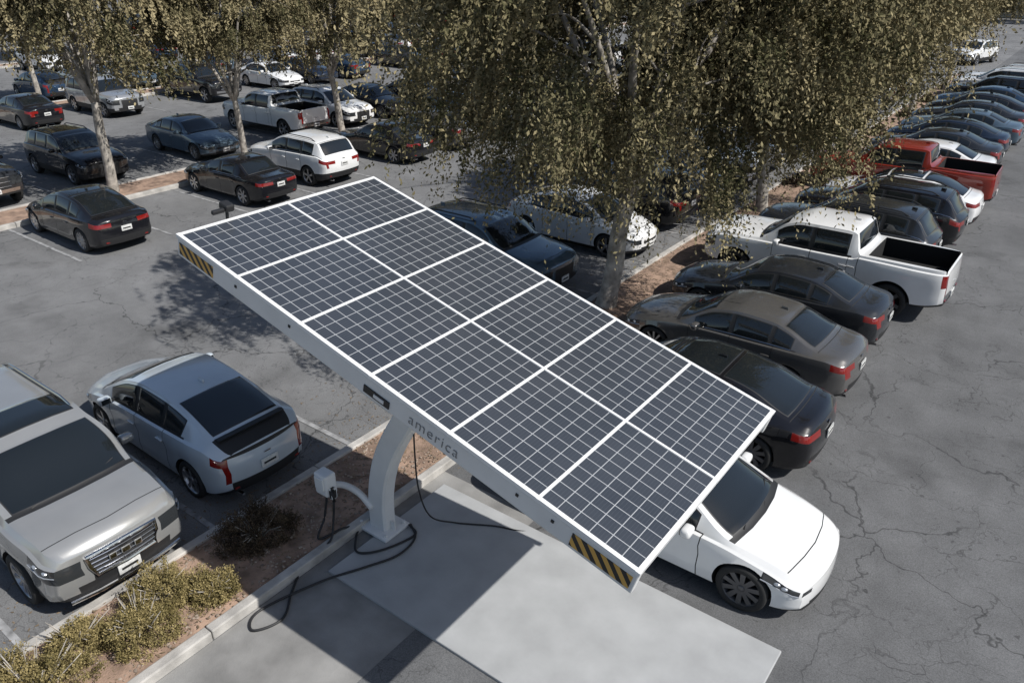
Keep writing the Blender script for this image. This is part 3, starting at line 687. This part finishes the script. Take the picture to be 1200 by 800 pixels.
def make_tree(name,seed,Rad,Htop,zlow,clumps,strands,lps,lsize,trunkR,lean=(0,0),off=(0,0),fork=2.6,asp=.5,droop=1.0,spread=.2,cut=1.2):
    rs=np.random.RandomState(seed); rnd=random.Random(seed)
    bm=bmesh.new()
    top=Vector((lean[0],lean[1],fork))
    tp=smooth_path([(0,0,-.05),(lean[0]*.25+.05,lean[1]*.25,fork*.35),(lean[0]*.6-.03,lean[1]*.6,fork*.7),tuple(top)],14)
    bm_tube(bm,tp,[trunkR*(1.35 if i==0 else 1.12 if i==1 else 1-.25*i/14) for i in range(15)],0,12)
    cz=(zlow+Htop)/2+.3; ch=(Htop-zlow)/2
    nb=7
    for k in range(nb):
        a=k*2*math.pi/nb+rnd.uniform(-.3,.3); rr=Rad*rnd.uniform(.45,.75); 
        if k==0: rr=.6
        e=Vector((off[0]+math.cos(a)*rr,off[1]+math.sin(a)*rr,rnd.uniform(cz,cz+ch*.75)))
        mid=top.lerp(e,.45)+Vector((rnd.uniform(-.4,.4),rnd.uniform(-.4,.4),.5))
        pp=smooth_path([top-Vector((0,0,.15)),mid,e],10); r0=trunkR*.55
        bm_tube(bm,pp,[r0*(1-.85*i/10) for i in range(11)],0,8)
        for j in range(7):
            s=pp[rnd.randint(2,9)]; d=Vector((math.cos(a+rnd.uniform(-1.3,1.3)),math.sin(a+rnd.uniform(-1.3,1.3)),rnd.uniform(-.1,.7)))
            l=Rad*rnd.uniform(.3,.55); q=smooth_path([s,s+d*l*.5+Vector((0,0,.2)),s+d*l+Vector((0,0,-.15))],6)
            bm_tube(bm,q,[r0*.32*(1-.85*i/6) for i in range(7)],0,6)
    wood=finish(bm,name+'_wood',[M_BARK])
    C=[]
    lob=[(rs.normal(size=3),rs.uniform(.6,1.0)) for _ in range(12)]
    while len(C)<clumps:
        v=rs.normal(size=3); v/=np.linalg.norm(v)
        rad=.78
        for l,wt in lob:
            l=l/np.linalg.norm(l); rad+=.27*wt*max(0,(v@l))**8 -.12*wt*max(0,-(v@l))**5
        r=rad*rs.uniform(.3,1)**.38
        p=np.array([v[0]*Rad*r+off[0],v[1]*Rad*r+off[1],cz+v[2]*ch*r])
        C.append(p)
    C=np.array(C)
    n=clumps*strands
    cd=C-np.array([off[0],off[1],cz]); cd[:,2]*=.3; cd/=np.linalg.norm(cd,axis=1,keepdims=True)+1e-6
    along=rs.uniform(-.55,.75,n); cdr=np.repeat(cd,strands,0)
    st=np.repeat(C,strands,0)+cdr*along[:,None]+rs.normal(size=(n,3))*np.array([spread,spread,spread*.6]); st[:,2]-=.35*np.maximum(along,0)**1.5
    d0=cdr*.7+rs.normal(size=(n,3))*.45; d0[:,2]+=.1
    ln_=rs.uniform(.25,.85,n)*droop
    low=(st[:,2]<cz-.15*ch); ln_[low]*=rs.uniform(1,2.0,low.sum())
    ctint=np.repeat(rs.beta(1.1,1.8,clumps)*.85,strands)+rs.uniform(-.12,.2,n)
    t=(np.arange(lps)+.5)/lps
    pos=st[:,None,:]+d0[:,None,:]*(ln_[:,None,None]*.45*t[None,:,None])
    pos[:,:,2]-=(ln_[:,None]*1.0)*t[None,:]**1.6*1.05
    ax=d0[:,None,:]*.5*np.ones((1,lps,1)); ax[:,:,2]-=1.2*t[None,:]
    pos=pos.reshape(-1,3)+rs.normal(size=(n*lps,3))*.032; ax=ax.reshape(-1,3)+rs.normal(size=(n*lps,3))*.8
    tint=np.clip(np.repeat(ctint,lps)+np.tile(t*.25,n)+rs.normal(size=n*lps)*.12,0,1)
    keep=pos[:,2]>zlow-cut
    np.random.seed(seed)
    lm=leaves_mesh(name+'_leaves',pos[keep],ax[keep],rs.uniform(.6,1.3,keep.sum())*lsize,tint[keep],M_LEAF,asp)
    return wood,lm
def place(meshes,x,y,rot=0,s=1,name='shade_tree'):
    e=empty(name,(x,y,0),(0,0,rot)); e.scale=(s,s,s)
    obj('trunk_and_limbs',meshes[0],e); obj('foliage',meshes[1],e); return e
hero=make_tree('hero',3,5.3,11.8,2.7,590,27,32,.040,.23,lean=(.35,.25),off=(.75,.55),fork=2.9,droop=1.1,spread=.17,cut=.9)
T1=make_tree('t1',11,4.1,9.8,4.8,240,18,22,.062,.17,lean=(-.35,.1),droop=.8,fork=3.2)
T2=make_tree('t2',23,4.5,10.8,4.7,260,18,22,.064,.19,lean=(.3,-.2),fork=3.4,droop=.8)
place(hero,-8.3,14.8)
place(hero,-8.0,24.2,2.2,.88)
for i,y in enumerate((35.5,45,54)): place((T1,T2)[i%2],-8.0,y,i*1.7,.82)
for i,y in enumerate((12.7,18.2,23.4,31,40,50)): place((T1,T2)[(i+1)%2],-27.0,y,i*2.1+.5,(.95,.8,.85)[i%3])
for i in range(8): place((T1,T2)[i%2],-46.1,19+i*9.5,i*1.3,.85)
for i in range(8): place((T2,T1)[i%2],-65.2,30+i*9.5,i*2.3,.9)
for i in range(12): place((T2,T1)[i%2],-98-(i%3)*5,30+i*9,i*2.3,1.2)
for i in range(7): place((T2,T1)[i%2],-44+i*9.5,114+(i%2)*2,i*1.3,.9)
def bush(name,x,y,rx,ry,h,n,mat,size,seed):
    rs=np.random.RandomState(seed)
    e=empty(name,(x,y,.1))
    bm=bmesh.new()
    for k in range(26):
        a=rs.rand()*6.28; q=rs.uniform(.3,.95)
        bm_tube(bm,[(0,0,0),(math.cos(a)*rx*q*.5,math.sin(a)*ry*q*.5,h*.5),(math.cos(a)*rx*q,math.sin(a)*ry*q,h*rs.uniform(.5,.95))],[.014,.009,.004],0,5)
    obj('stems',finish(bm,'stems',[M_BARK]),e)
    k=60; nc=n//k; v=rs.normal(size=(nc,3)); v/=np.linalg.norm(v,axis=1,keepdims=True); v[:,2]=np.abs(v[:,2])
    lob=rs.normal(size=(7,3)); lob/=np.linalg.norm(lob,axis=1,keepdims=True); bump=.66+.55*np.max(np.maximum(v@lob.T,0)**5,axis=1)
    r=rs.uniform(.35,1,nc)**.4*bump; c=v*r[:,None]*np.array([rx,ry,h])
    dirs=v*.6+rs.normal(size=(nc,3))*.3; dirs[:,2]+=.35
    tt=rs.uniform(-1,1,(nc*k,1))*.085
    P=np.repeat(c,k,0)+np.repeat(dirs,k,0)*tt+rs.normal(size=(nc*k,3))*.024; P[:,2]=np.maximum(P[:,2],.01)
    A=np.repeat(dirs,k,0)*.8+rs.normal(size=P.shape)*.6
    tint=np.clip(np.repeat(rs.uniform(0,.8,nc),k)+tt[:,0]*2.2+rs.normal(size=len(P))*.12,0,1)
    obj('foliage',leaves_mesh(name,P,A,rs.uniform(.6,1.3,len(P))*size,tint,mat,.5),e)
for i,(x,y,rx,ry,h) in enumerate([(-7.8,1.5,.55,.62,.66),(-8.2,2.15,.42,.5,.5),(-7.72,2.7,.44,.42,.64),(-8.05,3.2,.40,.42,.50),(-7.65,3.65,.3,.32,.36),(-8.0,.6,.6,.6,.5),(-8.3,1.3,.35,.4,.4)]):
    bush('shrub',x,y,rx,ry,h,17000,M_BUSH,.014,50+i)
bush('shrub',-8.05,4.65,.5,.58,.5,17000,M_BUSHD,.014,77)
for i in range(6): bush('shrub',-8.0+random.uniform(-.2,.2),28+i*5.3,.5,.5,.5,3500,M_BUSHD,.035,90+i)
# ---------------------------------------------------------------- light, world, camera
el=math.radians(46); trav=Vector((-2.96,-.43,-3.1)).normalized()
sun=bpy.data.lights.new('sun','SUN'); sun.energy=5.0; sun.angle=math.radians(.5); sun.color=(1,.975,.935)
so=bpy.data.objects.new('sun',sun); COL.objects.link(so); so.rotation_euler=trav.to_track_quat('-Z','Y').to_euler(); so.location=(10,0,30)
W=bpy.data.worlds.new('World'); S.world=W; W.use_nodes=True; nt=W.node_tree
sk=nt.nodes.new('ShaderNodeTexSky'); sk.sky_type='NISHITA'; sk.sun_disc=False; sk.sun_elevation=el; sk.sun_rotation=math.atan2(2.96,.43)
bg=nt.nodes['Background']; bg.inputs['Strength'].default_value=.09; nt.links.new(sk.outputs[0],bg.inputs['Color'])
cam=bpy.data.cameras.new('camera'); cam.lens=27; cam.sensor_width=36; cam.clip_end=3000
co=bpy.data.objects.new('camera',cam); COL.objects.link(co); co.location=(0,0,H_CAM)
co.rotation_euler=(math.radians(90-27.07),0,math.radians(36.87)); S.camera=co
S.view_settings.view_transform='Standard'; S.view_settings.look='None'; S.view_settings.exposure=0
